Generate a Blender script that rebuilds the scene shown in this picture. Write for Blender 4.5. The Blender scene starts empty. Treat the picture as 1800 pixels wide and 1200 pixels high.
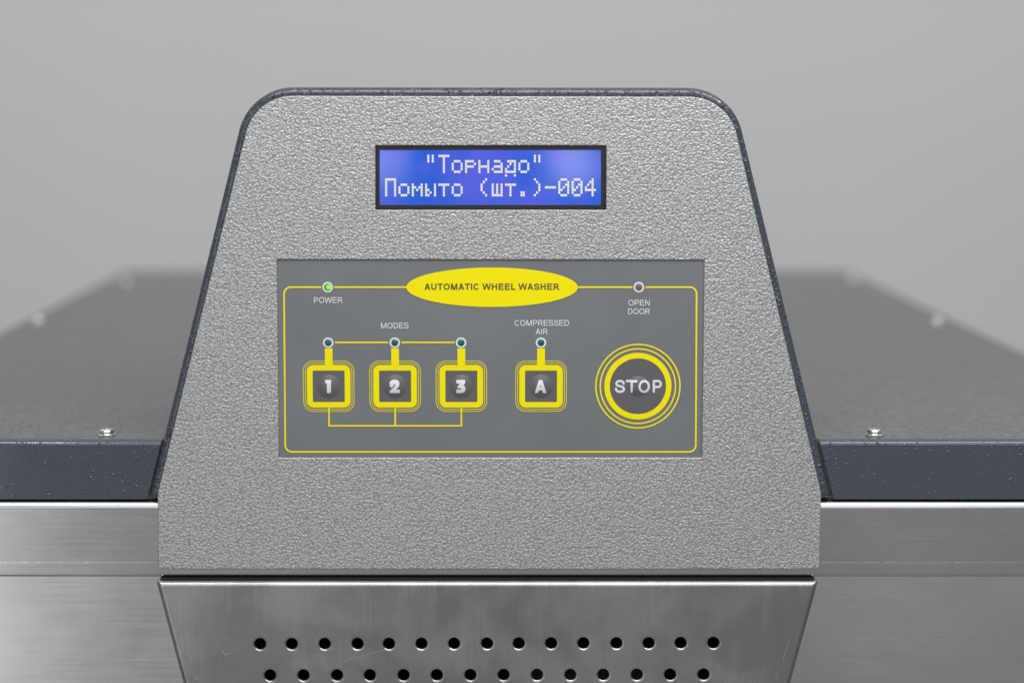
import bpy, bmesh, math, random
from mathutils import Vector
random.seed(4)
R = math.radians
sc = bpy.context.scene
COL = sc.collection

# ------------------------------------------------------------------ camera
MM = 0.001
F = 3600.0                       # focal length in photo pixels (1800 wide)
CX, CY = 900.0, 600.0
EYE_Z = 1.10                     # lens height above the floor
PITCH = math.atan(420 / F)       # looks slightly down
DIST = 0.580                     # lens to control face
CAM = Vector((0.0, -DIST, EYE_Z))
cam = bpy.data.cameras.new('camera')
cam.sensor_width = 36; cam.lens = 36 * F / 1800
cam.clip_start = 0.01; cam.clip_end = 50
cam.dof.use_dof = True
cam.dof.focus_distance = DIST * math.cos(PITCH) + 0.012
cam.dof.aperture_fstop = 6.6
camo = bpy.data.objects.new('camera', cam); COL.objects.link(camo)
camo.location = CAM; camo.rotation_euler = (R(90) - PITCH, 0, 0)
sc.camera = camo

# ------------------------------------------------------------------ studio light
world = bpy.data.worlds.new('World'); sc.world = world; world.use_nodes = True
world.node_tree.nodes['Background'].inputs[0].default_value = (0.985, 0.98, 1.0, 1)
world.node_tree.nodes['Background'].inputs[1].default_value = 0.27
sc.view_settings.view_transform = 'Standard'; sc.view_settings.look = 'None'
sc.view_settings.exposure = 0; sc.view_settings.gamma = 1

def lamp(name, loc, target, sx, sy, watts, col=(1, 1, 1)):
    l = bpy.data.lights.new(name, 'AREA'); l.shape = 'RECTANGLE'
    l.size = sx; l.size_y = sy; l.energy = watts; l.color = col
    o = bpy.data.objects.new(name, l); COL.objects.link(o)
    o.location = loc
    d = Vector(target) - Vector(loc)
    o.rotation_euler = d.to_track_quat('-Z', 'Y').to_euler()
    return o
lamp('overhead_softbox', (0.05, -0.55, 2.0), (0.0, 0.0, 1.0), 1.5, 0.8, 6.0, (1, .99, 1))
lamp('key_softbox', (0.10, -0.24, 1.34), (0.02, 0.0, 1.07), 0.50, 0.14, 1.0)
lamp('added_low_front_fill', (0.30, -1.6, 0.66), (0.0, 0, 0.95), 2.2, 0.8, 0.8)  # added unseen source, lightens the steel by reflection
lamp('added_glint_lamp', (0.48, -0.50, 1.55), (0.1, 0.0, 1.0), 0.05, 0.05, 0.55)  # small lamp added only to raise glints on the dark paint
lamp('added_glint_lamp', (-0.30, -0.42, 1.55), (-0.1, 0.0, 1.0), 0.05, 0.05, 0.34)  # added glint source for the left side
# two lamps behind the photographer that show as soft patches in the display glass
lamp('room_lamp', (0.0815, -2.17, 1.020), (0, 0, 1.08), 0.055, 0.055, 0.055)
lamp('room_lamp', (-0.184, -2.17, 1.018), (0, 0, 1.08), 0.075, 0.05, 0.05)
lamp('front_softbox', (0.05, -1.7, 1.80), (0, 0, 1.0), 1.3, 0.7, 5.2, (1, .99, .97))
lamp('left_strip_softbox', (-0.53, -1.05, 0.88), (-0.1, 0, 1.0), 0.20, 1.0, 0.85, (.97, .97, 1))
lamp('backdrop_lamp', (0.0, 0.7, 2.3), (0, 2.3, 0.7), 3.4, 0.8, 31, (1, 1, 1))

# ------------------------------------------------------------------ materials
def lin(r, g, b):
    f = lambda c: (c / 255 / 12.92) if c / 255 <= .04045 else ((c / 255 + .055) / 1.055) ** 2.4
    return (f(r), f(g), f(b), 1)

def mat(name, base=(.5, .5, .5, 1), rough=.5, metal=0.0, spec=.5, emit=None, estr=0.0, coat=0.0):
    m = bpy.data.materials.new(name); m.use_nodes = True
    p = m.node_tree.nodes['Principled BSDF']
    p.inputs['Base Color'].default_value = base
    p.inputs['Roughness'].default_value = rough
    p.inputs['Metallic'].default_value = metal
    p.inputs['Specular IOR Level'].default_value = spec
    p.inputs['Coat Weight'].default_value = coat
    if emit:
        p.inputs['Emission Color'].default_value = emit
        p.inputs['Emission Strength'].default_value = estr
    return m

class NT:
    def __init__(s, m):
        s.t = m.node_tree; s.n = s.t.nodes; s.l = s.t.links
        s.p = s.n['Principled BSDF']
        s.co = s.n.new('ShaderNodeTexCoord').outputs['Object']
    def mapped(s, scale):
        k = s.n.new('ShaderNodeMapping'); k.inputs['Scale'].default_value = scale
        s.l.new(s.co, k.inputs['Vector']); return k.outputs[0]
    def noise(s, scale, detail=2, rough=.5, vec=None, dist=0.0):
        k = s.n.new('ShaderNodeTexNoise'); k.inputs['Scale'].default_value = scale
        k.inputs['Detail'].default_value = detail; k.inputs['Roughness'].default_value = rough
        k.inputs['Distortion'].default_value = dist
        s.l.new(vec or s.co, k.inputs['Vector']); return k.outputs['Fac']
    def rng(s, v, a, b, c, d):
        k = s.n.new('ShaderNodeMapRange')
        for i, x in enumerate((a, b, c, d)): k.inputs[i + 1].default_value = x
        s.l.new(v, k.inputs[0]); return k.outputs[0]
    def math(s, op, a, b):
        k = s.n.new('ShaderNodeMath'); k.operation = op
        for i, v in enumerate((a, b)):
            if isinstance(v, (int, float)): k.inputs[i].default_value = v
            else: s.l.new(v, k.inputs[i])
        return k.outputs[0]
    def mix(s, f, a, b):
        k = s.n.new('ShaderNodeMix'); k.data_type = 'RGBA'
        s.l.new(f, k.inputs[0])
        for i, v in ((6, a), (7, b)):
            if isinstance(v, tuple): k.inputs[i].default_value = v
            else: s.l.new(v, k.inputs[i])
        return k.outputs[2]
    def bump(s, h, strength, dist, prev=None):
        k = s.n.new('ShaderNodeBump'); k.inputs['Strength'].default_value = strength
        k.inputs['Distance'].default_value = dist
        s.l.new(h, k.inputs['Height'])
        if prev: s.l.new(prev, k.inputs['Normal'])
        return k.outputs[0]
    def to(s, out, name): s.l.new(out, s.p.inputs[name])

# silver textured powder coat
M_silver = mat('silver_textured_paint', (.50, .505, .51, 1), .42, .6)
t = NT(M_silver)
v = t.mapped((1, 1, 1.2))
wn = t.n.new('ShaderNodeTexNoise'); wn.inputs['Scale'].default_value = 900; wn.inputs['Detail'].default_value = 2
t.l.new(v, wn.inputs['Vector'])
wm = t.n.new('ShaderNodeVectorMath'); wm.operation = 'MULTIPLY_ADD'
t.l.new(wn.outputs['Color'], wm.inputs[0]); wm.inputs[1].default_value = (.0006,) * 3; t.l.new(v, wm.inputs[2])
vo = t.n.new('ShaderNodeTexVoronoi'); vo.feature = 'SMOOTH_F1'; vo.inputs['Scale'].default_value = 1400
vo.inputs['Smoothness'].default_value = .35; t.l.new(wm.outputs[0], vo.inputs['Vector'])
d_ = vo.outputs['Distance']
b = t.noise(850, 2.0, .5, v, .2)
h = t.math('SUBTRACT', t.math('MULTIPLY', b, .75), t.math('MULTIPLY', d_, .65))
t.to(t.bump(h, 1.0, .00026), 'Normal')
t.to(t.mix(t.rng(d_, .15, .75, 0, 1), (.53, .533, .535, 1), (.33, .332, .334, 1)), 'Base Color')
t.to(t.rng(b, .3, .7, .38, .48), 'Roughness')

# dark blue-grey textured paint
def dark_paint(name, lo=.60, gain=1.0, spec=.6):
    m = mat(name, lin(60, 66, 75), .14, 0, spec)
    t = NT(m)
    a = t.noise(1000, 1.5, .5, None, .3)
    b = t.noise(120, 2, .5)
    g = t.noise(500, 2, .5)
    lumps = t.math('MULTIPLY', t.rng(a, lo, lo + .25, 0, 1), t.rng(b, .40, .62, .15, 1))
    h = t.math('ADD', t.math('MULTIPLY', lumps, gain), t.math('MULTIPLY', g, .015))
    t.to(t.bump(h, 1.0, .0005), 'Normal')
    t.to(t.rng(b, .3, .7, .08, .15), 'Roughness')
    return m
M_dark = dark_paint('dark_blue_grey_textured_paint', .62, .8, .75)
M_rim = dark_paint('dark_blue_grey_textured_rim_paint', .54, 1.3, .75)
M_top = mat('dark_grey_lid_paint', lin(84, 86, 89), .42, 0, .5)
t = NT(M_top)
a = t.noise(500, 3, .6); b = t.noise(60, 3, .55)
t.to(t.bump(a, 1.0, .00022), 'Normal')
k1 = t.rng(t.math('ADD', t.math('MULTIPLY', b, .25), t.math('MULTIPLY', t.noise(620, 2, .6), .75)), .38, .62, 0, 1)
t.to(t.mix(k1, lin(82, 81, 84), lin(112, 111, 114)), 'Base Color')
t.to(t.rng(b, .3, .7, .38, .5), 'Roughness')

# brushed stainless steel
def steel(name, sx, sz, base=.46, rough=.27, stains=0.0, ridge=None):
    m = mat(name, (base, base, base * 1.01, 1), rough, 1.0)
    t = NT(m)
    st = t.noise(1.0, 3, .6, t.mapped((sx, 900, sz)))
    st2 = t.noise(1.0, 2, .5, t.mapped((sx * 3.1, 900, sz * 2.3)))
    cl = t.noise(22, 4, .6); cl2 = t.noise(9, 3, .55, None, .8)
    bh = t.math('ADD', st, t.math('MULTIPLY', st2, .6))
    t.to(t.bump(bh, .09, .00003), 'Normal')
    r = t.math('ADD', t.rng(st, .25, .75, rough - .03, rough + .04), t.rng(cl, .3, .7, -.04, .05))
    t.to(r, 'Roughness')
    f = t.rng(t.math('ADD', t.math('MULTIPLY', st, .6), t.math('MULTIPLY', cl, .4)), .35, .65, 0, 1)
    lo = base * .92; hi = base * 1.08
    c = t.mix(f, (lo, lo, lo * 1.01, 1), (hi, hi, hi * 1.005, 1))
    sm = t.noise(30, 5, .62, t.mapped((1, 1, 1.8)), .4)
    c = t.mix(t.rng(sm, .38, .66, 0, .7), c, (base * .87, base * .87, base * .88, 1))
    if stains:
        cl2 = t.noise(17, 5, .55, None, .25)
        cl3 = t.noise(40, 4, .6, None, .3)
        e = t.rng(cl2, .50, .54, 0, stains)
        c = t.mix(e, c, (base * .74, base * .74, base * .75, 1))
        c = t.mix(t.rng(cl3, .40, .62, 0, .9), c, (base * .70, base * .70, base * .71, 1))
        # vertical wipe marks and short scratches
        w = t.noise(1.0, 2, .5, t.mapped((260, 200, 30)))
        c = t.mix(t.rng(w, .62, .75, 0, .18), c, (base * 1.4,) * 3 + (1,))
    if ridge:                                  # worn line left by the protective film
        s = t.n.new('ShaderNodeSeparateXYZ'); t.l.new(t.co, s.inputs[0])
        d = t.math('ABSOLUTE', t.math('SUBTRACT', s.outputs[2], ridge), 0)
        band = t.rng(d, .00010, .00030, 1, 0)
        br = t.noise(1.0, 2, .6, t.mapped((500, 1, 60)))
        c = t.mix(t.math('MULTIPLY', band, t.rng(br, .35, .68, .05, .75)), c, (.85, .85, .86, 1))
    t.to(c, 'Base Color')
    return m

M_screw = mat('zinc_plated_steel', (.75, .75, .75, 1), .24, 1.0)
t = NT(M_screw); t.to(t.bump(t.noise(900, 2), .15, .0001), 'Normal')
M_overlay = mat('grey_membrane_film', lin(112, 115, 117), .38, 0, .45)
t = NT(M_overlay); q = t.noise(35, 3, .6)
t.to(t.bump(t.noise(3000, 1), .12, .00003), 'Normal')
t.to(t.rng(q, .3, .7, .34, .44), 'Roughness')
t.to(t.mix(t.rng(q, .3, .7, 0, 1), lin(108, 112, 114), lin(114, 117, 119)), 'Base Color')
M_button = mat('dark_grey_button_film', lin(92, 92, 94), .40, 0, .5)
t = NT(M_button); t.to(t.bump(t.noise(3000, 1), .12, .00003), 'Normal')
M_yellow = mat('yellow_print', lin(238, 224, 0), .5, 0, .2)
t = NT(M_yellow); t.to(t.rng(t.noise(300, 2), .3, .7, .38, .47), 'Roughness')
M_white = mat('white_print', lin(215, 217, 222), .5, 0, .3)
t = NT(M_white); t.to(t.rng(t.noise(300, 2), .3, .7, .4, .5), 'Roughness')
M_olive = mat('dark_title_print', lin(92, 92, 52), .45, 0, .3)
t = NT(M_olive); t.to(t.rng(t.noise(300, 2), .3, .7, .4, .5), 'Roughness')
M_teal = mat('green_lamp_lens_off', lin(20, 98, 80), .15, 0, .5)
t = NT(M_teal); t.to(t.mix(t.noise(1500, 2), lin(8, 70, 55), lin(26, 118, 98)), 'Base Color')
M_red = mat('red_lamp_lens_off', lin(112, 62, 66), .15, 0, .5)
t = NT(M_red); t.to(t.mix(t.noise(1500, 2), lin(98, 66, 70), lin(142, 108, 112)), 'Base Color')
M_green = mat('green_lamp_lens_lit', lin(10, 120, 20), .15, 0, .5, lin(10, 150, 25), .55)
M_glow = mat('lit_lamp_die', lin(150, 255, 20), .3, 0, .5, lin(130, 255, 30), .95)
M_bezel = mat('black_plastic', lin(30, 30, 30), .5, 0, .4)
t = NT(M_bezel); t.to(t.bump(t.noise(1800, 2), .2, .00006), 'Normal')
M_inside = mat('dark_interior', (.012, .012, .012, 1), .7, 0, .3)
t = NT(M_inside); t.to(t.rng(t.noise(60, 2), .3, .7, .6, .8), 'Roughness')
M_pump = mat('dull_metal', (.08, .08, .08, 1), .5, .5)
t = NT(M_pump); t.to(t.bump(t.noise(500, 2), .3, .0001), 'Normal')
M_lcd = mat('lit_blue_display', lin(14, 22, 80), .06, 0, .5, lin(75, 100, 232), .76)
t = NT(M_lcd)
q = t.noise(60, 2, .5)
cc = t.mix(t.rng(q, .38, .62, 0, 1), lin(32, 100, 228), lin(92, 106, 240))
# fine cell grid of the liquid crystal matrix
w = t.n.new('ShaderNodeSeparateXYZ'); t.l.new(t.co, w.inputs[0])
gx = t.math('SINE', t.math('MULTIPLY', w.outputs[0], 2 * math.pi / .00063), 0)
gz = t.math('SINE', t.math('MULTIPLY', w.outputs[2], 2 * math.pi / .00073), 0)
g = t.rng(t.math('MAXIMUM', gx, gz), .6, 1, 1, .90)
k = t.n.new('ShaderNodeMix'); k.data_type = 'RGBA'; k.blend_type = 'MULTIPLY'; k.inputs[0].default_value = 1
t.l.new(cc, k.inputs[6]); t.l.new(g, k.inputs[7])
t.to(k.outputs[2], 'Emission Color')
M_dots = mat('lit_display_dots', lin(70, 70, 60), .12, 0, .5, lin(226, 224, 196), 1.0)
M_back = mat('grey_studio_paper', (.56, .56, .56, 1), .85, 0, .2)
t = NT(M_back); t.to(t.mix(t.noise(3, 2), (.545, .545, .54, 1), (.575, .575, .57, 1)), 'Base Color')

# ------------------------------------------------------------------ measuring: photo point -> point on a real plane
def ray(px, py):
    u = (px - CX) / F; w = (CY - py) / F
    c, s = math.cos(PITCH), math.sin(PITCH)
    return Vector((u, c + w * s, -s + w * c))
def on_face(px, py, y=0.0):                 # vertical plane at depth y, gives (x, z)
    d = ray(px, py); k = (y - CAM.y) / d.y
    p = CAM + d * k; return (p.x, p.z)
def on_top(px, py, z):                      # horizontal plane, gives (x, y)
    d = ray(px, py); k = (z - CAM.z) / d.z
    p = CAM + d * k; return (p.x, p.y)
PX = DIST / math.cos(PITCH) / F             # metres per photo pixel on the face, about

# ------------------------------------------------------------------ mesh helpers
def link(name, me, m=None, parent=None):
    o = bpy.data.objects.new(name, me); COL.objects.link(o)
    if m: me.materials.append(m)
    if parent: o.parent = parent
    return o
def from_bm(name, bm, m, parent=None, smooth=35):
    me = bpy.data.meshes.new(name)
    bmesh.ops.recalc_face_normals(bm, faces=bm.faces)
    bm.to_mesh(me); bm.free()
    finish(me, smooth)
    return link(name, me, m, parent)
def finish(me, ang):
    if ang:
        for p in me.polygons: p.use_smooth = True
        me.set_sharp_from_angle(angle=R(ang))
        for p in me.polygons:                      # flat fronts stay flat
            if abs(p.normal.y) > .9999 or abs(p.normal.z) > .9999: p.use_smooth = False
def sheet(name, polys, y, m, parent, thick=0):
    """flat print or thin film on a plane facing -y; polys = list of [(x,z)...]"""
    bm = bmesh.new()
    for i, pl in enumerate(polys):
        yy = y - i * 2e-6
        bm.faces.new([bm.verts.new((x, yy, z)) for x, z in pl])
    me = bpy.data.meshes.new(name)
    for f in bm.faces:
        f.normal_update()
        if f.normal.y > 0: f.normal_flip()
    bm.to_mesh(me); bm.free()
    return link(name, me, m, parent)

def curve_plate(name, loops, y_front, thick, bevel, m, parent=None, ang=40):
    """plate with holes, front face at y_front, rounded front and back edges"""
    cu = bpy.data.curves.new(name, 'CURVE'); cu.dimensions = '2D'; cu.fill_mode = 'BOTH'
    for lp in loops:
        s = cu.splines.new('POLY'); s.points.add(len(lp) - 1); s.use_cyclic_u = True
        for i, (x, z) in enumerate(lp): s.points[i].co = (x, z - EYE_Z, 0, 1)
    cu.extrude = max(thick / 2 - bevel, 1e-6); cu.bevel_depth = bevel; cu.bevel_resolution = 3
    cu.offset = -bevel
    tmp = bpy.data.objects.new('tmp', cu); COL.objects.link(tmp)
    dg = bpy.context.evaluated_depsgraph_get()
    me = bpy.data.meshes.new_from_object(tmp.evaluated_get(dg))
    bpy.data.objects.remove(tmp); bpy.data.curves.remove(cu)
    for v in me.vertices:
        x, y, z = v.co
        v.co = (x, y_front + thick / 2 - z, y + EYE_Z)
    bm = bmesh.new(); bm.from_mesh(me)
    bmesh.ops.remove_doubles(bm, verts=bm.verts, dist=2e-6)
    me.materials.clear()
    bpy.data.meshes.remove(me)
    return from_bm(name, bm, m, parent, ang)

def rounded(pts, seg=10):
    """pts = [(x, z, radius)] closed; returns outline with arcs at the corners"""
    out = []
    n = len(pts)
    for i in range(n):
        p0 = Vector(pts[i - 1][:2]); p = Vector(pts[i][:2]); p1 = Vector(pts[(i + 1) % n][:2]); r = pts[i][2]
        a = (p0 - p).normalized(); b = (p1 - p).normalized()
        ang = a.angle(b)
        if r <= 0 or ang > 3.12: out.append(tuple(p)); continue
        T = r / math.tan(ang / 2)
        c = p + (a + b).normalized() * (r / math.sin(ang / 2))
        s = p + a * T; e = p + b * T
        a0 = math.atan2(s.y - c.y, s.x - c.x); a1 = math.atan2(e.y - c.y, e.x - c.x)
        da = (a1 - a0 + math.pi) % (2 * math.pi) - math.pi
        for k in range(seg + 1):
            t_ = a0 + da * k / seg
            out.append((c.x + r * math.cos(t_), c.y + r * math.sin(t_)))
    return out
def rect(cx, cz, hx, hz, r=0, seg=6):
    return rounded([(cx - hx, cz - hz, r), (cx + hx, cz - hz, r), (cx + hx, cz + hz, r), (cx - hx, cz + hz, r)], seg)
def ellipse(cx, cz, rx, rz=None, n=72):
    rz = rz or rx
    return [(cx + rx * math.cos(2 * math.pi * i / n), cz + rz * math.sin(2 * math.pi * i / n)) for i in range(n)]
def ring_sheet(name, outer, inner, y, m, parent):
    """flat ring between two outlines with equal point counts"""
    bm = bmesh.new(); n = len(outer)
    o = [bm.verts.new((x, y, z)) for x, z in outer]; i_ = [bm.verts.new((x, y, z)) for x, z in inner]
    for k in range(n): bm.faces.new((o[k], o[(k + 1) % n], i_[(k + 1) % n], i_[k]))
    for f in bm.faces:
        f.normal_update()
        if f.normal.y > 0: f.normal_flip()
    me = bpy.data.meshes.new(name); bm.to_mesh(me); bm.free()
    return link(name, me, m, parent)
def profile_bar(name, x0, x1, prof, m, parent, slant0=0, slant1=0, ang=40):
    """bar along x with a closed (y,z) profile; slant = dx per metre of height"""
    bm = bmesh.new(); zs = max(p[1] for p in prof)
    A = [bm.verts.new((x0 + slant0 * (z - zs), y, z)) for y, z in prof]
    B = [bm.verts.new((x1 + slant1 * (z - zs), y, z)) for y, z in prof]
    n = len(prof)
    for i in range(n): bm.faces.new((A[i], A[(i + 1) % n], B[(i + 1) % n], B[i]))
    bm.faces.new(A); bm.faces.new(list(reversed(B)))
    return from_bm(name, bm, m, parent, ang)
def lathe(name, cx, cy, cz, prof, m, parent, n=32, ang=35):
    """prof = [(r, z)] revolved about the vertical axis"""
    bm = bmesh.new(); rows = []
    for r, z in prof:
        if r < 1e-7: rows.append([bm.verts.new((cx, cy, cz + z))])
        else: rows.append([bm.verts.new((cx + r * math.cos(2 * math.pi * i / n), cy + r * math.sin(2 * math.pi * i / n), cz + z)) for i in range(n)])
    for a, b in zip(rows, rows[1:]):
        for i in range(n):
            j = (i + 1) % n
            if len(a) == 1: bm.faces.new((a[0], b[i], b[j]))
            elif len(b) == 1: bm.faces.new((a[i], b[0], a[j]))
            else: bm.faces.new((a[i], b[i], b[j], a[j]))
    return from_bm(name, bm, m, parent, ang)
def cap_dome(name, cx, cz, r, hgt, y, m, parent, n=28, k=6):
    bm = bmesh.new(); rows = []
    for j in range(k + 1):
        a = j / k * math.pi / 2
        rr = r * math.cos(a); yy = y - hgt * math.sin(a)
        rows.append([bm.verts.new((cx, yy, cz))] if j == k else
                    [bm.verts.new((cx + rr * math.cos(2 * math.pi * i / n), yy, cz + rr * math.sin(2 * math.pi * i / n))) for i in range(n)])
    for a, b in zip(rows, rows[1:]):
        for i in range(n):
            q = (i + 1) % n
            bm.faces.new((a[i], a[q], b[0]) if len(b) == 1 else (a[i], a[q], b[q], b[i]))
    return from_bm(name, bm, m, parent, 80)

# ------------------------------------------------------------------ the setting
def backdrop():
    bm = bmesh.new(); pr = []
    r = .6; yb = 2.3
    pr.append((-4.0, 0)); pr.append((yb - r, 0))
    for i in range(1, 13):
        a = i / 12 * math.pi / 2
        pr.append((yb - r + r * math.sin(a), r - r * math.cos(a)))
    pr.append((yb, 4.2))
    A = [bm.verts.new((-4, y, z)) for y, z in pr]; B = [bm.verts.new((4, y, z)) for y, z in pr]
    for i in range(len(pr) - 1): bm.faces.new((A[i], B[i], B[i + 1], A[i + 1]))
    me = bpy.data.meshes.new('backdrop'); bm.to_mesh(me); bm.free(); finish(me, 60)
    o = link('backdrop', me, M_back); o['kind'] = 'structure'
backdrop()

# ------------------------------------------------------------------ the machine
XM = on_face(858, 600)[0]                                  # its middle
root = bpy.data.objects.new('wheel_washer', None); COL.objects.link(root)
root['label'] = 'grey and stainless steel automatic wheel washer with silver control console, blue display and yellow keypad'
root['category'] = 'wheel washer'

# --- silver control face
Y_FACE = 0.0
pts = [(278, 1000, 0), (277, 866, 30), (447.8, 168.5, 86), (1279.6, 170.5, 86), (1443.8, 866, 30), (1440.5, 1000, 0)]
pts[0] = (278, 1000, 4); pts[-1] = (1440.5, 1000, 4)
def face_outline(pts, y, seg=16):
    q = []
    for px, py, r in pts:
        x, z = on_face(px, py, y); q.append((x, z, r * PX))
    return rounded(q, seg)
def face_rect(x0, y0, x1, y1, r=0, y=0.0):
    q = [(x0, y1), (x1, y1), (x1, y0), (x0, y0)]
    return rounded([on_face(a, b, y) + (r * PX,) for a, b in q], 5)
disp_hole = face_rect(660, 256, 1065.5, 368.8, 1)
pad_hole = face_rect(487.3, 456.5, 1237.5, 804, 1.5)
pad_hole = rounded([on_face(*p) + (1.5 * PX,) for p in ((490.5, 804), (1234, 804), (1238, 457), (487, 456))], 5)
curve_plate('control_face', [face_outline(pts, 0), disp_hole, pad_hole], Y_FACE, 1.2 * MM, .30 * MM, M_silver, root)

# --- dark housing behind it
hp = [(262.5, 875, 6), (438.5, 153.3, 100), (1286.3, 154.6, 100), (1460.5, 874, 6)]
YH = 1.2 * MM
zb = on_face(860, 876, YH)[1]
def housing():
    """shell: back-swept box with a large rounded rim"""
    q = []
    for px, py, r in hp:
        x, z = on_face(px, py, YH + .8 * MM); q.append((x, z, r * PX))
    poly = [(a, b) for a, b, _ in q]; rads = [c for _, _, c in q]
    def inset(d):
        out = []
        for i in range(4):
            a = Vector(poly[i - 1]); p = Vector(poly[i]); b = Vector(poly[(i + 1) % 4])
            e1 = (p - a).normalized(); e2 = (b - p).normalized()
            n1 = Vector((-e1.y, e1.x)); n2 = Vector((-e2.y, e2.x)); m_ = (n1 + n2).normalized()
            if (Vector((XM, 1.0)) - p).dot(m_) < 0: m_ = -m_; n1 = -n1
            p2 = p + m_ * d / m_.dot(n1)
            out.append((p2.x, p2.y, max(rads[i] - d, .1 * MM)))
        return rounded(out, 18)
    rb = 1.6 * MM
    rows = []
    rows.append((inset(rb + .6 * MM), YH + .05 * MM))
    for k in range(0, 9):
        a = k / 8 * math.pi / 2
        rows.append((inset(rb - rb * math.sin(a)), YH + .05 * MM + rb - rb * math.cos(a)))
    rows.append((inset(0), 70 * MM))
    n = len(rows[0][0])
    bm = bmesh.new(); vr = []
    for ol, y in rows: vr.append([bm.verts.new((x, y, z)) for x, z in ol])
    for A, B in zip(vr, vr[1:]):
        for i in range(n): bm.faces.new((A[i], A[(i + 1) % n], B[(i + 1) % n], B[i]))
    bm.faces.new(vr[-1]); bm.faces.new(vr[0])
    return from_bm('console_housing', bm, M_rim, root, 50)
housing()

# --- display
YD = .55 * MM
def yface(loop): return loop
bez_o = face_rect(660.8, 256.8, 1064.8, 368.2, .5); bez_i = face_rect(667, 264, 1056.7, 360.5, 2)
display = curve_plate('display', [bez_o, bez_i], YD, 1.6 * MM, .12 * MM, M_bezel, root)
display['label'] = 'black framed blue character display reading two lines of pale text'
Y_S = YD + .30 * MM
s0 = on_face(664, 362.5, Y_S); s1 = on_face(1060, 261.5, Y_S)
bm = bmesh.new()
vs = [bm.verts.new(p) for p in ((s0[0], Y_S, s0[1]), (s1[0], Y_S, s0[1]), (s1[0], Y_S, s1[1]), (s0[0], Y_S, s1[1]))]
f = bm.faces.new(vs); ext = bmesh.ops.extrude_face_region(bm, geom=[f])
for v_ in [g_ for g_ in ext['geom'] if isinstance(g_, bmesh.types.BMVert)]: v_.co.y += 1.0 * MM
from_bm('screen', bm, M_lcd, display, 0)

G = {
 '"': ['.#.#.', '.#.#.', '.#.#.', '', '', '', ''],
 'T': ['#####', '..#..', '..#..', '..#..', '..#..', '..#..', '..#..'],
 'o': ['', '', '.###.', '#...#', '#...#', '#...#', '.###.'],
 'p': ['', '', '####.', '#...#', '####.', '#....', '#....'],
 'n': ['', '', '#...#', '#...#', '#####', '#...#', '#...#'],
 'a': ['', '', '.###.', '....#', '.####', '#...#', '.####'],
 'd': ['', '', '.####', '..#.#', '.#..#', '#...#', '#####', '#...#'],
 'P': ['#####'] + ['#...#'] * 6,
 'm': ['', '', '#...#', '##.##', '#.#.#', '#...#', '#...#'],
 'y': ['', '', '#...#', '#...#', '##..#', '#.#.#', '##..#'],
 't': ['', '', '#####', '..#..', '..#..', '..#..', '..#..'],
 '(': ['...#.', '..#..', '.#...', '.#...', '.#...', '..#..', '...#.'],
 ')': ['.#...', '..#..', '...#.', '...#.', '...#.', '..#..', '.#...'],
 'w': ['', '', '#.#.#', '#.#.#', '#.#.#', '#.#.#', '#####'],
 '.': ['', '', '', '', '', '.##..', '.##..'],
 '-': ['', '', '', '#####', '', '', ''],
 '0': ['.###.', '#...#', '#..##', '#.#.#', '##..#', '#...#', '.###.'],
 '4': ['...#.', '..##.', '.#.#.', '#..#.', '#####', '...#.', '...#.'],
}
def lcd_line(text, ytop, ybot):
    y = Y_S - .04 * MM
    x0, zt = on_face(676.7, ytop, y); x1, zb_ = on_face(1047.5, ybot, y)
    pitch = (x1 - x0) / (16 - .165); dx = pitch * .835 / 5; dz = (zt - zb_) / 7
    bm = bmesh.new()
    for i, ch in enumerate(text):
        if ch == ' ': continue
        for r, row in enumerate(G[ch]):
            for c, k in enumerate(row):
                if k != '#': continue
                X = x0 + i * pitch + c * dx; Z = zt - r * dz; g_ = .06
                if r == 7: Z -= dz * .35
                q = [(X + dx * g_, Z - dz * (1 - g_)), (X + dx * (1 - g_), Z - dz * (1 - g_)), (X + dx * (1 - g_), Z - dz * g_), (X + dx * g_, Z - dz * g_)]
                bm.faces.new([bm.verts.new((a_, y, b_)) for a_, b_ in q])
    me = bpy.data.meshes.new('display_text'); bm.to_mesh(me); bm.free()
    return link('display_text', me, M_dots, display)
lcd_line('   "Topnado"', 272, 304.5)
lcd_line('Pomyto (wt.)-004', 313.3, 345.5)

# --- membrane keypad
YK = .55 * MM
LEDS = [(576, 504.5), (1123, 504.5), (577, 602), (694, 602), (810.5, 602), (951, 602)]
def kp(px, py, y=YK): return on_face(px, py, y)
def overlay():
    x0, z0 = kp(488, 804); x1, z1 = kp(1236.5, 457)
    x0 -= .2 * MM; x1 += .3 * MM; z0 -= .3 * MM; z1 += .3 * MM
    nx, nz = 220, 104; led = [kp(*l) for l in LEDS]
    bm = bmesh.new(); g = []
    for j in range(nz + 1):
        row = []
        for i in range(nx + 1):
            x = x0 + (x1 - x0) * i / nx; z = z0 + (z1 - z0) * j / nz
            h_ = 0
            for lx, lz in led:
                d2 = ((x - lx) ** 2 + (z - lz) ** 2) / (3.3 * MM) ** 2
                if d2 < 6: h_ += math.exp(-d2)
            row.append(bm.verts.new((x, YK - h_ * .10 * MM, z)))
        g.append(row)
    for j in range(nz):
        for i in range(nx): bm.faces.new((g[j][i], g[j][i + 1], g[j + 1][i + 1], g[j + 1][i]))
    me = bpy.data.meshes.new('keypad'); bm.to_mesh(me); bm.free(); finish(me, 60)
    o = link('keypad', me, M_overlay, root)
    o['label'] = 'grey membrane keypad with yellow rimmed buttons and small lamps'
    return o
keypad = overlay()
YP = YK - .12 * MM                                         # printed ink, a film thickness proud

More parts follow.
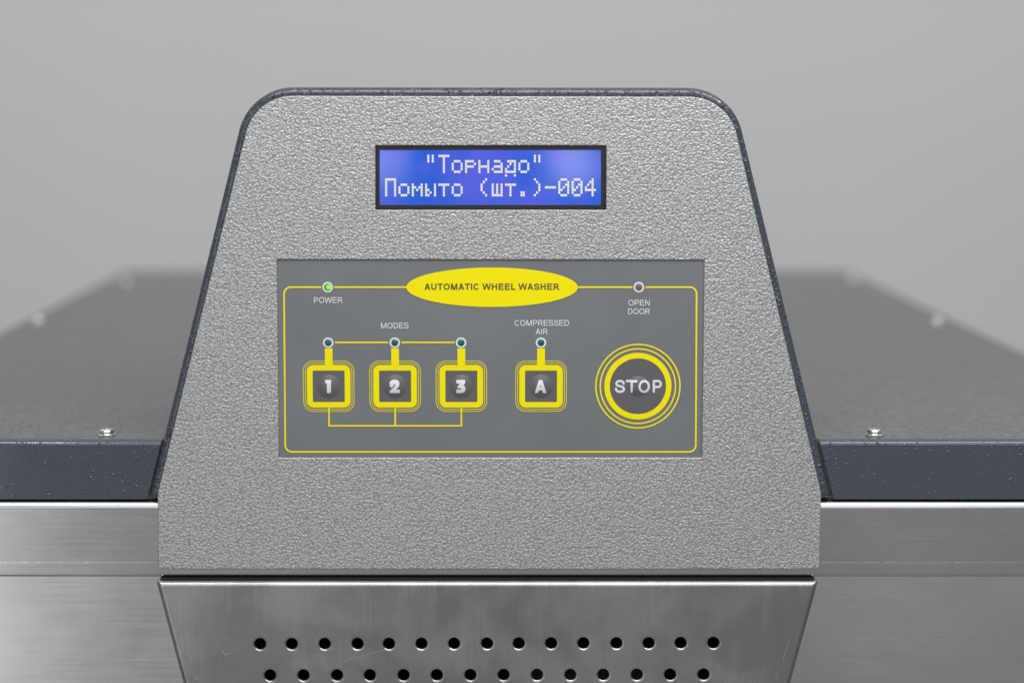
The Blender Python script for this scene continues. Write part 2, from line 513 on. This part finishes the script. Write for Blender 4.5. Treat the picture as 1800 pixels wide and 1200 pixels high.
# stroke lettering ------------------------------------------------------------
def arc(cx, cz, rx, rz, a0, a1, n=14):
    return [(cx + rx * math.cos(R(a0 + (a1 - a0) * i / n)), cz + rz * math.sin(R(a0 + (a1 - a0) * i / n))) for i in range(n + 1)]
S_RAW = [(.79, .71), (.745, .83), (.64, .91), (.47, .94), (.30, .91), (.18, .82), (.155, .70), (.22, .60), (.36, .54), (.53, .495), (.70, .435), (.80, .34), (.805, .22), (.73, .12), (.60, .07), (.46, .055), (.28, .09), (.16, .18), (.12, .32)]
def smooth_path(P, k=4):
    out = []
    for i in range(len(P) - 1):
        p0, p1, p2, p3 = P[max(i - 1, 0)], P[i], P[i + 1], P[min(i + 2, len(P) - 1)]
        for j in range(k):
            t_ = j / k
            out.append(tuple(.5 * (2 * p1[a] + (p2[a] - p0[a]) * t_ + (2 * p0[a] - 5 * p1[a] + 4 * p2[a] - p3[a]) * t_ ** 2 + (3 * p1[a] - p0[a] - 3 * p2[a] + p3[a]) * t_ ** 3) for a in (0, 1)))
    return out + [P[-1]]
S_PTS = smooth_path(S_RAW)
def glyph(c, s):
    h = s / 2; W = {'A': .94, 'C': 1.01, 'D': 1.01, 'E': .93, 'H': 1.01, 'I': .39, 'L': .79, 'M': 1.163, 'N': 1.01, 'O': 1.086,
                    'P': .93, 'R': 1.0, 'S': .93, 'T': .853, 'U': 1.01, 'W': 1.318, ' ': .39}[c]
    l = .10 + h; r = W - .10 - h; P = []
    if c == 'A': P = [[(.005 + h, -.02 - h), (W / 2 + .0, 1.0 + h * .4)], [(W - .005 - h, -.02 - h), (W / 2, 1.0 + h * .4)], [(.22, .32), (W - .22, .32)]]
    elif c == 'C': P = [arc(W / 2 + .01, .5, W / 2 - .06 - h, .505 - h, 38, 322, 26)]
    elif c == 'D': P = [[(l, 0), (l, 1)], [(l, 1 - h), (.46, 1 - h)] + arc(.46, .5, r - .44, .5 - h, 90, -90, 18)[1:] + [(l, h)]]
    elif c == 'E': P = [[(l, 0), (l, 1)], [(l, 1 - h), (W - .08, 1 - h)], [(l, .53), (W - .12, .53)], [(l, h), (W - .05, h)]]
    elif c == 'H': P = [[(l, 0), (l, 1)], [(r, 0), (r, 1)], [(l, .54), (r, .54)]]
    elif c == 'I': P = [[(W / 2, 0), (W / 2, 1)]]
    elif c == 'L': P = [[(l, 0), (l, 1)], [(l, h), (W - .05, h)]]
    elif c == 'M': P = [[(l, 0), (l, 1)], [(r, 0), (r, 1)], [(l - .01, 1 + h * .5), (W / 2, -.0 + h * .3), (r + .01, 1 + h * .5)]]
    elif c == 'N': P = [[(l, 0), (l, 1)], [(r, 0), (r, 1)], [(l, 1.0), (r, 0.0)]]
    elif c == 'O': P = [arc(W / 2, .5, W / 2 - .06 - h, .505 - h, 0, 360, 36)]
    elif c in 'PR':
        zb_ = .45 if c == 'P' else .47; m_ = (1 - h + zb_) / 2; rr = (1 - h - zb_) / 2
        xr = W - .07 - h - rr if c == 'P' else W - .13 - h - rr
        P = [[(l, 0), (l, 1)], [(l, 1 - h), (xr, 1 - h)] + arc(xr, m_, rr, rr, 90, -90, 14)[1:] + [(l, zb_)]]
        if c == 'R': P.append([(.46, zb_), (.60, zb_ - .06), (W - .07, -.05)])
    elif c == 'S':
        k = 1 - (s - .12) * .9
        P = [[((x - .465) * k + .465, (z - .5) * (1 - (s - .12)) + .5) for x, z in S_PTS]]
    elif c == 'T': P = [[(.03, 1 - h), (W - .03, 1 - h)], [(W / 2, 0), (W / 2, 1)]]
    elif c == 'U': P = [[(l, 1), (l, .36)] + arc(W / 2, .36, W / 2 - l, .36 - h, 180, 360, 16)[1:] + [(r, 1)]]
    elif c == 'W': P = [[(.01 + h, 1.05), (.345, h * .2), (W / 2, 1 - h * .2), (W - .345, h * .2), (W - .01 - h, 1.05)]]
    return W, P
def stroke_poly(pts, h):
    n = len(pts); L = []; Rr = []
    closed = (Vector(pts[0]) - Vector(pts[-1])).length < 1e-6
    for i in range(n):
        p = Vector(pts[i])
        a = Vector(pts[i - 1]) if i > 0 else (Vector(pts[-2]) if closed else None)
        b = Vector(pts[i + 1]) if i < n - 1 else (Vector(pts[1]) if closed else None)
        ns = []
        if a is not None: e = (p - a).normalized(); ns.append(Vector((-e.y, e.x)))
        if b is not None: e = (b - p).normalized(); ns.append(Vector((-e.y, e.x)))
        m_ = sum(ns, Vector((0, 0))).normalized(); k = 1 / max(.30, m_.dot(ns[0]))
        L.append(tuple(p + m_ * h * k)); Rr.append(tuple(p - m_ * h * k))
    return [[L[i], L[i + 1], Rr[i + 1], Rr[i]] for i in range(n - 1)]
def clip(poly, lo=0.0, hi=1.0):
    def cut(pl, z, keep_above):
        out = []
        for i in range(len(pl)):
            a, b = pl[i - 1], pl[i]
            ia = (a[1] >= z) == keep_above or a[1] == z; ib = (b[1] >= z) == keep_above or b[1] == z
            if ia != ib:
                t_ = (z - a[1]) / (b[1] - a[1]); out.append((a[0] + (b[0] - a[0]) * t_, z))
            if ib: out.append(b)
        return out
    poly = cut(poly, lo, True)
    return cut(poly, hi, False) if len(poly) > 2 else []
def text_polys(text, x0, x1, ytop, ybot, s=.13, round_caps=False, y=YP, space=0.0):
    xa, zt = kp(x0, ytop, y); xb, zb_ = kp(x1, ybot, y); H = zt - zb_
    out = []; cur = 0
    for ch in text:
        W, P = glyph(ch, s)
        if ch != ' ':
            for k, path in enumerate(P):
                if round_caps:
                    path = [(min(max(a, 0), 9), min(max(b, s / 2), 1 - s / 2)) for a, b in path] if ch in 'TP' else path
                    for e in (() if path[0] == path[-1] or ch == 'O' else (path[0], path[-1])): out.append(([(e[0] + cur + s / 2 * math.cos(j * math.pi / 8), e[1] + s / 2 * math.sin(j * math.pi / 8)) for j in range(16)], 3 + k))
                for q in stroke_poly(path, s / 2):
                    q = clip(q, -.012, 1.012)
                    if len(q) > 2: out.append(([(a + cur, b) for a, b in q], k))
        cur += W + space
    xs = [a for pl, _ in out for a, _b in pl]; mn, mx = min(xs), max(xs)
    sx = (xb - xa) / (mx - mn)
    return [([(xa + (a - mn) * sx, zb_ + b * H) for a, b in pl], k) for pl, k in out]
def dome_h(x, z, dome):
    if not dome: return 0
    cx, cz, r, H = dome; d = math.hypot(x - cx, z - cz) / r
    d = min(1, d); return H * (1 - d * d) * (1 - .25 * d * d * d)
def ink(name, polys, m, y=None, dome=None, parent=None):
    y = YP if y is None else y
    bm = bmesh.new()
    for pl, k in polys:
        if abs(sum(pl[i - 1][0] * pl[i][1] - pl[i][0] * pl[i - 1][1] for i in range(len(pl)))) < 1e-13: continue
        try: bm.faces.new([bm.verts.new((x, y - k * 4e-6, z)) for x, z in pl])
        except ValueError: pass
    if dome:
        xs = [v.co.x for v in bm.verts]; zs = [v.co.z for v in bm.verts]
        for ax, lo, hi in ((0, min(xs), max(xs)), (2, min(zs), max(zs))):
            k = lo
            while k < hi:
                k += .35 * MM
                co = [0, 0, 0]; no = [0, 0, 0]; co[ax] = k; no[ax] = 1
                bmesh.ops.bisect_plane(bm, geom=bm.verts[:] + bm.edges[:] + bm.faces[:], plane_co=co, plane_no=no)
        for v in bm.verts: v.co.y -= dome_h(v.co.x, v.co.z, dome)
    for f in bm.faces:
        f.normal_update()
        if f.normal.y > 0: f.normal_flip()
    me = bpy.data.meshes.new(name); bm.to_mesh(me); bm.free()
    return link(name, me, m, parent or keypad)
def line_h(xa, xb, yc, w=2.9): return [kp(xa, yc - w / 2, YP), kp(xb, yc - w / 2, YP), kp(xb, yc + w / 2, YP), kp(xa, yc + w / 2, YP)]
def line_v(xc, ya, yb, w=2.9): return [kp(xc - w / 2, ya, YP), kp(xc + w / 2, ya, YP), kp(xc + w / 2, yb, YP), kp(xc - w / 2, yb, YP)]

# yellow frame round the keypad: open rounded path stroked at 2.9 px
def frame_path():
    def P(x, y): return kp(x, y, YP)
    c = [(564.5, 504.6), (499.2, 504.6), (501.5, 793.8), (1223, 793.8), (1224.5, 504.6), (1135, 504.6)]
    rr = [0, 12, 12, 12, 12, 0]
    q = [P(*k) + (r_ * PX,) for k, r_ in zip(c, rr)]
    full = rounded(q, 8)
    return full
fp = frame_path()
ink('printed_line', [(q, 0) for q in stroke_poly(fp, 1.45 * PX)], M_yellow)
ink('printed_line', [(line_h(587.5, 720, 504.6), 0)], M_yellow)
ink('printed_line', [(line_h(1010, 1111.5, 504.6), 0)], M_yellow)
ink('printed_line', [(line_h(588.8, 682.3, 601.6, 2.8), 0)], M_yellow)
ink('printed_line', [(line_h(706, 799, 601.6, 2.8), 0)], M_yellow)
# oval title
cx, cz = kp(865, 504.8, YP)
sheet('title_badge', [ellipse(cx, cz, 150.3 * PX, 34.6 * PX, 96)], YP - .02 * MM, M_yellow, keypad)
ink('legend', text_polys('AUTOMATIC WHEEL WASHER', 746, 983.7, 498.2, 509.6, .215), M_olive, YP - .04 * MM)
for tx, x0, x1, y0, y1 in (('POWER', 551.7, 602.4, 522.2, 532.4), ('MODES', 669.6, 718.4, 567, 577), ('OPEN', 1104.4, 1142, 527, 536.9),
                           ('DOOR', 1103.8, 1143, 542.2, 552.2), ('COMPRESSED', 904.4, 1000.4, 562.4, 572.6), ('AIR', 941.5, 963.2, 577.5, 587.4)):
    ink('legend', text_polys(tx, x0, x1, y0, y1, .135), M_white)

# indicator lamps
for i, (px, py) in enumerate(LEDS):
    cx, cz = kp(px, py, YP)
    ring_sheet('lamp_ring', ellipse(cx, cz, 9.3 * PX, n=40), ellipse(cx, cz, 6.0 * PX, n=40), YP - .01 * MM, M_white, keypad)
    m = M_green if i == 0 else M_red if i == 1 else M_teal
    o = cap_dome('indicator_lamp', cx, cz, 6.2 * PX, .35 * MM, YP, m, keypad)
    o['label'] = ['lit green lamp', 'unlit dull red lamp'][i] if i < 2 else 'unlit dark green lamp'
    if i == 0:
        d = rect(cx + .25 * MM, cz, (.56) * MM, .50 * MM, .3 * MM)
        bm = bmesh.new(); f = bm.faces.new([bm.verts.new((x, YP - .33 * MM, z)) for x, z in d])
        e = bmesh.ops.extrude_face_region(bm, geom=[f])
        for v_ in [g_ for g_ in e['geom'] if isinstance(g_, bmesh.types.BMVert)]: v_.co.y -= .06 * MM
        from_bm('lamp_die', bm, M_glow, keypad)

# square buttons
DIG = {
 '1': (540, [(479, 403), (633, 403), (633, 750), (525, 750), (525, 490), (480, 490)]),
 '2': (655, [(450, 750), (450, 705), (500, 650), (590, 560), (597, 520), (582, 502), (567, 518), (560, 550), (503, 610), (480, 597), (460, 568), (450, 510), (455, 468), (475, 430), (520, 405), (585, 398), (640, 405), (680, 427), (702, 460), (713, 515), (708, 550), (692, 580), (622, 655), (718, 660), (718, 750)]),
 '3': (770, [(487, 403), (700, 403), (716, 420), (719, 460), (710, 500), (665, 545), (700, 566), (720, 600), (726, 640), (720, 680), (700, 715), (660, 740), (600, 750), (483, 750), (483, 658), (598, 655), (612, 646), (612, 630), (600, 620), (515, 618), (515, 580), (580, 497), (487, 495)]),
}
def dome_button(cx, cz, half, rcorner, dome, round_shape=False):
    """film patch with a raised snap dome in its middle"""
    y = YP - .006 * MM
    n = 64; outl = []
    for i in range(n):
        a = 2 * math.pi * i / n; ca, sa = math.cos(a), math.sin(a)
        if round_shape: d = half
        else: d = min(half / max(abs(ca), 1e-9), half / max(abs(sa), 1e-9))
        outl.append((ca * d, sa * d))
    bm = bmesh.new(); rows = []
    K = [0, .12, .24, .36, .48, .58, .68, .78, .88, .95, 1.0]
    r0 = dome[2]
    for k in K:
        if k == 0: rows.append([bm.verts.new((cx, y - dome[3], cz))]); continue
        rows.append([bm.verts.new((cx + r0 * k * math.cos(2 * math.pi * i / n), y - dome_h(cx + r0 * k * math.cos(2 * math.pi * i / n), cz + r0 * k * math.sin(2 * math.pi * i / n), dome), cz + r0 * k * math.sin(2 * math.pi * i / n))) for i in range(n)])
    rows.append([bm.verts.new((cx + a, y, cz + b)) for a, b in outl])
    for A, B in zip(rows, rows[1:]):
        for i in range(n):
            j = (i + 1) % n
            bm.faces.new((A[0], B[i], B[j]) if len(A) == 1 else (A[i], B[i], B[j], A[j]))
    for f in bm.faces:
        f.normal_update()
        if f.normal.y > 0: f.normal_flip()
    me = bpy.data.meshes.new('button'); bm.to_mesh(me); bm.free(); finish(me, 60)
    return link('button', me, M_button, keypad)
CYB = 678.7
for ch, pcx in (('1', 577.8), ('2', 694.5), ('3', 811), ('A', 951)):
    cx, cz = kp(pcx, CYB, YP)
    dm = (cx, cz, 21.5 * PX, .80 * MM)
    b_ = dome_button(cx, cz, 28.6 * PX, 0, dm); b_['label'] = 'square button marked ' + ch
    ring_sheet('button_border', rect(cx, cz, 38.4 * PX, 38.0 * PX, 11.5 * PX, 8), rect(cx, cz, 28.2 * PX, 28.0 * PX, 2.2 * PX, 8), YP - .03 * MM, M_yellow, keypad)
    for rr in (41.6, 45.2):
        ring_sheet('button_outline', rect(cx, cz, rr * PX, rr * PX, (rr - 27.5) * PX, 8), rect(cx, cz, (rr - 1.15) * PX, (rr - 1.15) * PX, (rr - 28.65) * PX, 8), YP, M_yellow, keypad)
    x0, z1 = kp(pcx - 6.9, 612, YP); x1, z0 = kp(pcx + 6.9, 643.5, YP)
    sheet('button_stem', [[(x0, z0), (x1, z0), (x1, z1), (x0, z1)]], YP - .035 * MM, M_yellow, keypad)
    if ch in DIG:
        ox, pl = DIG[ch]
        ink('legend', [([kp(ox + a / 15, 640 + b / 15, YP) for a, b in pl], 0)], M_white, YP - .03 * MM, dm)
    else:
        ink('legend', text_polys('A', 939.8, 960.4, 667.5, 689.7, .235), M_white, YP - .03 * MM, dm)
ink('printed_line', [(line_v(578.3, 716, 746.8, 2.8), 0), (line_v(694.7, 716, 746.8, 2.8), 0), (line_v(811, 716, 746.8, 2.8), 0), (line_h(576.9, 812.4, 748, 2.8), 1)], M_yellow, YP - .012 * MM)
# stop button
cx, cz = kp(1121.3, 678.6, YP)
dm = (cx, cz, 19.0 * PX, .70 * MM)
b_ = dome_button(cx, cz, 50.2 * PX, 0, dm, True); b_['label'] = 'round button marked STOP'
ring_sheet('button_border', ellipse(cx, cz, 59.3 * PX), ellipse(cx, cz, 49.6 * PX), YP - .03 * MM, M_yellow, keypad)
for rr in (67.6, 75.4):
    ring_sheet('button_outline', ellipse(cx, cz, rr * PX), ellipse(cx, cz, (rr - 2.5) * PX), YP, M_yellow, keypad)
ink('legend', text_polys('STOP', 1081, 1163.4, 667.3, 690, .18, True, YP, .07), M_white, YP - .03 * MM, dm)

# --- lid with its front flange
YF = 2.2 * MM
z_lid = on_face(900, 771.5, YF + 1.2 * MM)[1]
z_flb = on_face(900, 877, YF)[1]
rad = 1.7 * MM
def flange_profile():
    p = [(YF, z_flb)]
    for k in range(0, 7):
        a = k / 6 * math.pi / 2
        p.append((YF + rad - rad * math.cos(a), z_lid - rad + rad * math.sin(a)))
    p += [(YF + 2.1 * MM, z_lid), (YF + 2.1 * MM, z_lid - 1.2 * MM), (YF + 1.2 * MM, z_lid - 1.6 * MM), (YF + 1.2 * MM, z_flb)]
    return p
xl, zl = on_face(284.0, 772, YF); xl2, zl2 = on_face(258.3, 877, YF)
xr, zr = on_face(1440.0, 772, YF); xr2, zr2 = on_face(1466, 877, YF)
far_l = on_top(224, 472.5, z_lid); far_r = on_top(1492, 475, z_lid)
near_l = on_top(0, 572, z_lid); near_r = on_top(1800, 604, z_lid)
print('LID', far_l, far_r, near_l, near_r, z_lid, PX)
def ext_to(far, near, y):
    k = (y - far[1]) / (near[1] - far[1]); return far[0] + (near[0] - far[0]) * k
yf0 = YF + 2.1 * MM
YFAR = (far_l[1] + far_r[1]) / 2
XL0 = ext_to(far_l, near_l, yf0); XR0 = ext_to(far_r, near_r, yf0)
print('sides', XL0, XR0, YFAR)
profile_bar('lid_flange', XL0 , xl, flange_profile(), M_dark, root, 0, (xl - xl2) / (zl - zl2), 50)['label'] = 'dark front edge of the lid left of the console'
profile_bar('lid_flange', xr, XR0, flange_profile(), M_dark, root, (xr - xr2) / (zr - zr2), 0, 50)['label'] = 'dark front edge of the lid right of the console, speckled'
def lid():
    th = 1.4 * MM
    # raised middle and sloping side margins
    inl_far = on_top(240, 478, z_lid); inl = on_top(0, 600, z_lid)
    inr_far = on_top(1474, 480, z_lid); inr = on_top(1800, 634, z_lid)
    XIL = ext_to(inl_far, inl, yf0); XIR = ext_to(inr_far, inr, yf0)
    drop = 6 * MM
    bm = bmesh.new()
    yfr = yf0 + .1 * MM
    T = [(XL0, yfr, z_lid - drop), (XIL, yfr, z_lid), (XIR, yfr, z_lid), (XR0, yfr, z_lid - drop),
         (far_r[0], YFAR, z_lid - 1 * MM), (inr_far[0], YFAR - 8 * MM, z_lid), (inl_far[0], YFAR - 8 * MM, z_lid), (far_l[0], YFAR, z_lid - 1 * MM)]
    v = [bm.verts.new(p) for p in T]
    w = [bm.verts.new((x, y, z - 18 * MM)) for x, y, z in T]
    bm.faces.new((v[0], v[1], v[6], v[7])); bm.faces.new((v[1], v[2], v[5], v[6])); bm.faces.new((v[2], v[3], v[4], v[5])); bm.faces.new((v[7], v[6], v[5], v[4]))
    for a, b in ((0, 7), (7, 4), (4, 3), (3, 2), (2, 1), (1, 0)): bm.faces.new((v[a], v[b], w[b], w[a]))
    return from_bm('lid', bm, M_top, root, 5)
LID = lid()
# lid screws: washer, head with a recess
def screw(px, py, zoff=0.0, s=1.0):
    x, y = on_top(px, py, z_lid)
    z = z_lid + .02 * MM + zoff
    K = [(0, 1.55 * MM), (.55 * MM, 1.5 * MM), (.62 * MM, 1.1 * MM), (.9 * MM, 1.1 * MM), (1.0 * MM, 1.55 * MM), (1.55 * MM, 1.5 * MM), (1.95 * MM, 1.25 * MM), (2.12 * MM, .85 * MM), (2.12 * MM, .35 * MM), (1.95 * MM, 0), (0, 0)]
    o = lathe('screw', x, y, z + .5 * MM * s, [(a * s, b * s) for a, b in K], M_screw, root)
    lathe('washer', x, y, z, [(a * MM * s, b * MM * s) for a, b in ((0, .5), (2.4, .5), (2.55, .38), (2.55, .1), (2.4, 0), (0, 0))], M_screw, o)
    return o
screw(187.7, 765.5)['label'] = 'shiny screw on the lid left of the console'
screw(1537, 765.5)['label'] = 'shiny screw on the lid right of the console'
for p in ((68, 566), (223, 497), (1648, 567), (1499, 493)): screw(p[0], p[1], -.2 * MM, 1.15)

# --- stainless trim band
YB = 1.5 * MM
z_bt = on_face(900, 879, YB)[1]; z_bb = on_face(900, 1013.5, YB)[1]
rt = 2.7 * MM; rb = .8 * MM
prof = []
for k in range(0, 8):
    a = k / 7 * math.pi / 2
    prof.append((YB + rt - rt * math.sin(a), z_bt - rt + rt * math.cos(a)))
for k in range(0, 8):
    a = k / 7 * math.pi / 2
    prof.append((YB + rb - rb * math.cos(a), z_bb + rb - rb * math.sin(a)))
prof += [(30 * MM, z_bb), (30 * MM, z_bt)]
HW = (XR0 - XL0) / 2; XC = (XR0 + XL0) / 2
z_ridge = on_face(900, 988, YB)[1]
M_band = steel('horizontally_brushed_steel', 45, 3600, .48, .20, 0, z_ridge)
M_body = steel('brushed_steel_body', 35, 2800, .60, .21)
M_cover = steel('vertically_brushed_steel', 3000, 70, .45, .29, .8)
profile_bar('trim_band', XL0 - 1 * MM, XR0 + 1 * MM, prof, M_band, root, ang=50)

# --- cabinet body, open behind the perforated cover
YBODY = 3.6 * MM
z_body = z_bb - .1 * MM
z_cut_t = on_face(860, 1050, YBODY)[1]
opening = rounded([(XM - 70 * MM, z_cut_t - 90 * MM, 2 * MM), (XM + 70 * MM, z_cut_t - 90 * MM, 2 * MM), (XM + 78 * MM, z_cut_t, 2 * MM), (XM - 78 * MM, z_cut_t, 2 * MM)], 4)
curve_plate('body_front', [[(XL0, .06), (XR0, .06), (XR0, z_body), (XL0, z_body)], opening], YBODY, 1.5 * MM, .2 * MM, M_body, root)
def box(name, x0, x1, y0, y1, z0, z1, m, parent, bev=0.0):
    bm = bmesh.new(); bmesh.ops.create_cube(bm, size=1)
    for v in bm.verts: v.co = ((x0 + x1) / 2 + v.co.x * (x1 - x0), (y0 + y1) / 2 + v.co.y * (y1 - y0), (z0 + z1) / 2 + v.co.z * (z1 - z0))
    if bev: bmesh.ops.bevel(bm, geom=bm.edges[:], offset=bev, segments=3, affect='EDGES', profile=.5)
    return from_bm(name, bm, m, parent, 40)
def open_box(name, x0, x1, y0, y1, z0, z1, m, parent):
    bm = bmesh.new(); bmesh.ops.create_cube(bm, size=1)
    for v in bm.verts: v.co = ((x0 + x1) / 2 + v.co.x * (x1 - x0), (y0 + y1) / 2 + v.co.y * (y1 - y0), (z0 + z1) / 2 + v.co.z * (z1 - z0))
    bmesh.ops.delete(bm, geom=[f for f in bm.faces if f.calc_center_median().y < y0 + 1e-6], context='FACES')
    return from_bm(name, bm, m, parent, 40)
open_box('pump_bay', XM - 85 * MM, XM + 85 * MM, YBODY + 1.6 * MM, .16, z_cut_t - 100 * MM, z_cut_t + 3 * MM, M_inside, root)
box('side_panel', XL0, XL0 + 1.5 * MM, YBODY + 1.6 * MM, YFAR - 3 * MM, .06, z_lid - 26 * MM, M_body, root)
box('side_panel', XR0 - 1.5 * MM, XR0, YBODY + 1.6 * MM, YFAR - 3 * MM, .06, z_lid - 26 * MM, M_body, root)
box('back_panel', XL0 + 1.6 * MM, XR0 - 1.6 * MM, YFAR - 5 * MM, YFAR - 3.5 * MM, .06, z_lid - 26 * MM, M_body, root)
for sx in (XL0 + .03, XR0 - .03):
    for sy in (.05, YFAR - .05):
        lathe('foot', sx, sy, 0, [(0, 0), (.022, 0), (.022, .012), (.008, .016), (.008, .062), (0, .062)], M_bezel, root)
# pump seen faintly through the holes
bm = bmesh.new(); n = 32; px0, pz0 = on_face(1010, 1160, .03)
A = [bm.verts.new((px0 - .020, .036 + .016 * math.cos(2 * math.pi * i / n), pz0 - .008 + .016 * math.sin(2 * math.pi * i / n))) for i in range(n)]
B = [bm.verts.new((px0 + .022, v.co.y, v.co.z)) for v in A]
for i in range(n): bm.faces.new((A[i], A[(i + 1) % n], B[(i + 1) % n], B[i]))
bm.faces.new(A); bm.faces.new(B)
from_bm('pump', bm, M_pump, root)

# --- perforated vent cover
YV = -2.8 * MM
H1 = [457, 512.7, 570.7, 628.3, 683.7, 740.8, 798.1, 856, 911.8, 968.7, 1025.5, 1083.6, 1140.2, 1196.6, 1254.2]
H2 = [474.7, 533.4, 592.2, 650, 709.3, 767.8, 826.8, 885.3, 943.9, 1002.6, 1060.4, 1119.4, 1178, 1236.7]
gap_top = z_bb
holes = [(x, 1131 - 2 * (x - 457) / 800) for x in H1] + [(x, 1186 - 1.5 * (x - 475) / 760) for x in H2]
cv_top = on_face(860, 1021.5, YV)[1]
tl = on_face(273.5, 1022, YV); tr = on_face(1439, 1020, YV)
bl = on_face(321, 1200, YV); br = on_face(1390, 1200, YV)
dz_more = .075
def ext2(a, b, z): k = (z - a[1]) / (b[1] - a[1]); return a[0] + (b[0] - a[0]) * k
zbm = bl[1] - dz_more
def vent_cover():
    th = 1.3 * MM; r = 1.5 * MM
    out = [(ext2(tl, bl, zbm), zbm), (ext2(tr, br, zbm), zbm), (tr[0], cv_top), (tl[0], cv_top)]
    hl = [on_face(x, y, YV) for x, y in holes]
    # flat front with punched holes, then a folded rim swept back to the cabinet
    n = len(out)
    def inset(d):
        res = []
        for i in range(n):
            a = Vector(out[i - 1]); p = Vector(out[i]); b = Vector(out[(i + 1) % n])
            e1 = (p - a).normalized(); e2 = (b - p).normalized()
            n1 = Vector((-e1.y, e1.x)); n2 = Vector((-e2.y, e2.x)); m_ = (n1 + n2).normalized()
            res.append(tuple(p + m_ * d / m_.dot(n1)))
        return res
    def rnd(lp, rad_): return rounded([(x, z, rad_) for x, z in lp], 6)
    inner = rnd(inset(r), .3 * MM)
    cu = bpy.data.curves.new('c', 'CURVE'); cu.dimensions = '2D'; cu.fill_mode = 'BOTH'
    HR = 9.9 * PX
    more = []
    p0 = hl[0][1] - hl[15][1]
    for j in range(2, 7):
        src = hl[:15] if j % 2 == 0 else hl[15:]
        zz = hl[0][1] - p0 * j
        lim = abs(ext2(tl, bl, zz) - XM) - .016
        more += [(x, zz) for x, _ in src if abs(x - XM) < lim]
    LIP = .60 * MM
    for lp in [inner] + [ellipse(x, z, HR + LIP, n=32) for x, z in hl + more]:
        s = cu.splines.new('POLY'); s.points.add(len(lp) - 1); s.use_cyclic_u = True
        for i, (x, z) in enumerate(lp): s.points[i].co = (x, z - EYE_Z, 0, 1)
    tmp = bpy.data.objects.new('tmp', cu); COL.objects.link(tmp)
    me = bpy.data.meshes.new_from_object(tmp.evaluated_get(bpy.context.evaluated_depsgraph_get()))
    bpy.data.objects.remove(tmp)
    bm = bmesh.new(); bm.from_mesh(me); bpy.data.meshes.remove(me)
    bmesh.ops.remove_doubles(bm, verts=bm.verts, dist=1e-6)
    # keep one sheet only, facing the viewer
    for v in bm.verts: v.co = (v.co.x, YV, v.co.y + EYE_Z)
    bmesh.ops.remove_doubles(bm, verts=bm.verts, dist=1e-6)
    seen = set(); kill = []
    for f in bm.faces:
        k = tuple(sorted(v.index for v in f.verts))
        if k in seen: kill.append(f)
        seen.add(k)
    if kill: bmesh.ops.delete(bm, geom=kill, context='FACES_ONLY')
    # punched holes: rolled lip, then the wall through the sheet
    for x, z in hl + more:
        rr_ = []
        for k in range(5):
            a = k / 4 * math.pi / 2
            e = ellipse(x, z, HR + LIP - LIP * math.sin(a), n=32)
            rr_.append([bm.verts.new((p[0], YV + LIP - LIP * math.cos(a), p[1])) for p in e])
        rr_.append([bm.verts.new((v.co.x, YV + th, v.co.z)) for v in rr_[-1]])
        for A, B in zip(rr_, rr_[1:]):
            for i in range(32): bm.faces.new((A[i], A[(i + 1) % 32], B[(i + 1) % 32], B[i]))
    # rim
    K = 7; rows = []
    for k in range(K + 1):
        a = k / K * math.pi / 2
        lp = rnd(inset(r - r * math.sin(a)), (.3 + .4 * math.sin(a)) * MM)
        rows.append([bm.verts.new((x, YV + r - r * math.cos(a), z)) for x, z in lp])
    rows.append([bm.verts.new((v.co.x, YBODY - .2 * MM, v.co.z)) for v in rows[-1]])
    m_ = len(rows[0])
    for A, B in zip(rows, rows[1:]):
        for i in range(m_): bm.faces.new((A[i], A[(i + 1) % m_], B[(i + 1) % m_], B[i]))
    bmesh.ops.remove_doubles(bm, verts=bm.verts, dist=1e-6)
    return from_bm('vent_cover', bm, M_cover, root, 40)
vc = vent_cover(); vc['label'] = 'perforated stainless steel cover below the control face'

box('gap_shade_strip', tl[0] + 1.2 * MM, tr[0] - 1.2 * MM, YV + 1.6 * MM, YBODY - .1 * MM, z_bb - .50 * MM, z_bb - .12 * MM, M_inside, root)  # dark strip put in for the shadow between band and cover

# fine scratches left on the steel
M_scr = mat('bright_scratch', (.62, .62, .62, 1), .3, 1.0)
t = NT(M_scr); t.to(t.rng(t.noise(900, 2), .3, .7, .25, .45), 'Roughness')
def scratch(pts, y, w, parent):
    path = smooth_path([on_face(px, py, y) for px, py in pts], 4)
    sheet('scratch', stroke_poly(path, w / 2), y - .015 * MM, M_scr, parent)
scratch([(602, 1163), (618, 1157), (640, 1150), (660, 1145), (681, 1141)], YV, .13 * MM, vc)
scratch([(391, 1142), (394, 1148), (400, 1149), (406, 1145)], YV, .16 * MM, vc)
scratch([(332, 1148), (335, 1154), (337, 1161)], YV, .16 * MM, vc)
scratch([(345, 1190), (347, 1195)], YV, .2 * MM, vc)
scratch([(1388, 1120), (1384, 1136), (1379, 1146), (1377, 1160)], YV, .12 * MM, vc)
scratch([(1366, 1180), (1363, 1195)], YV, .12 * MM, vc)
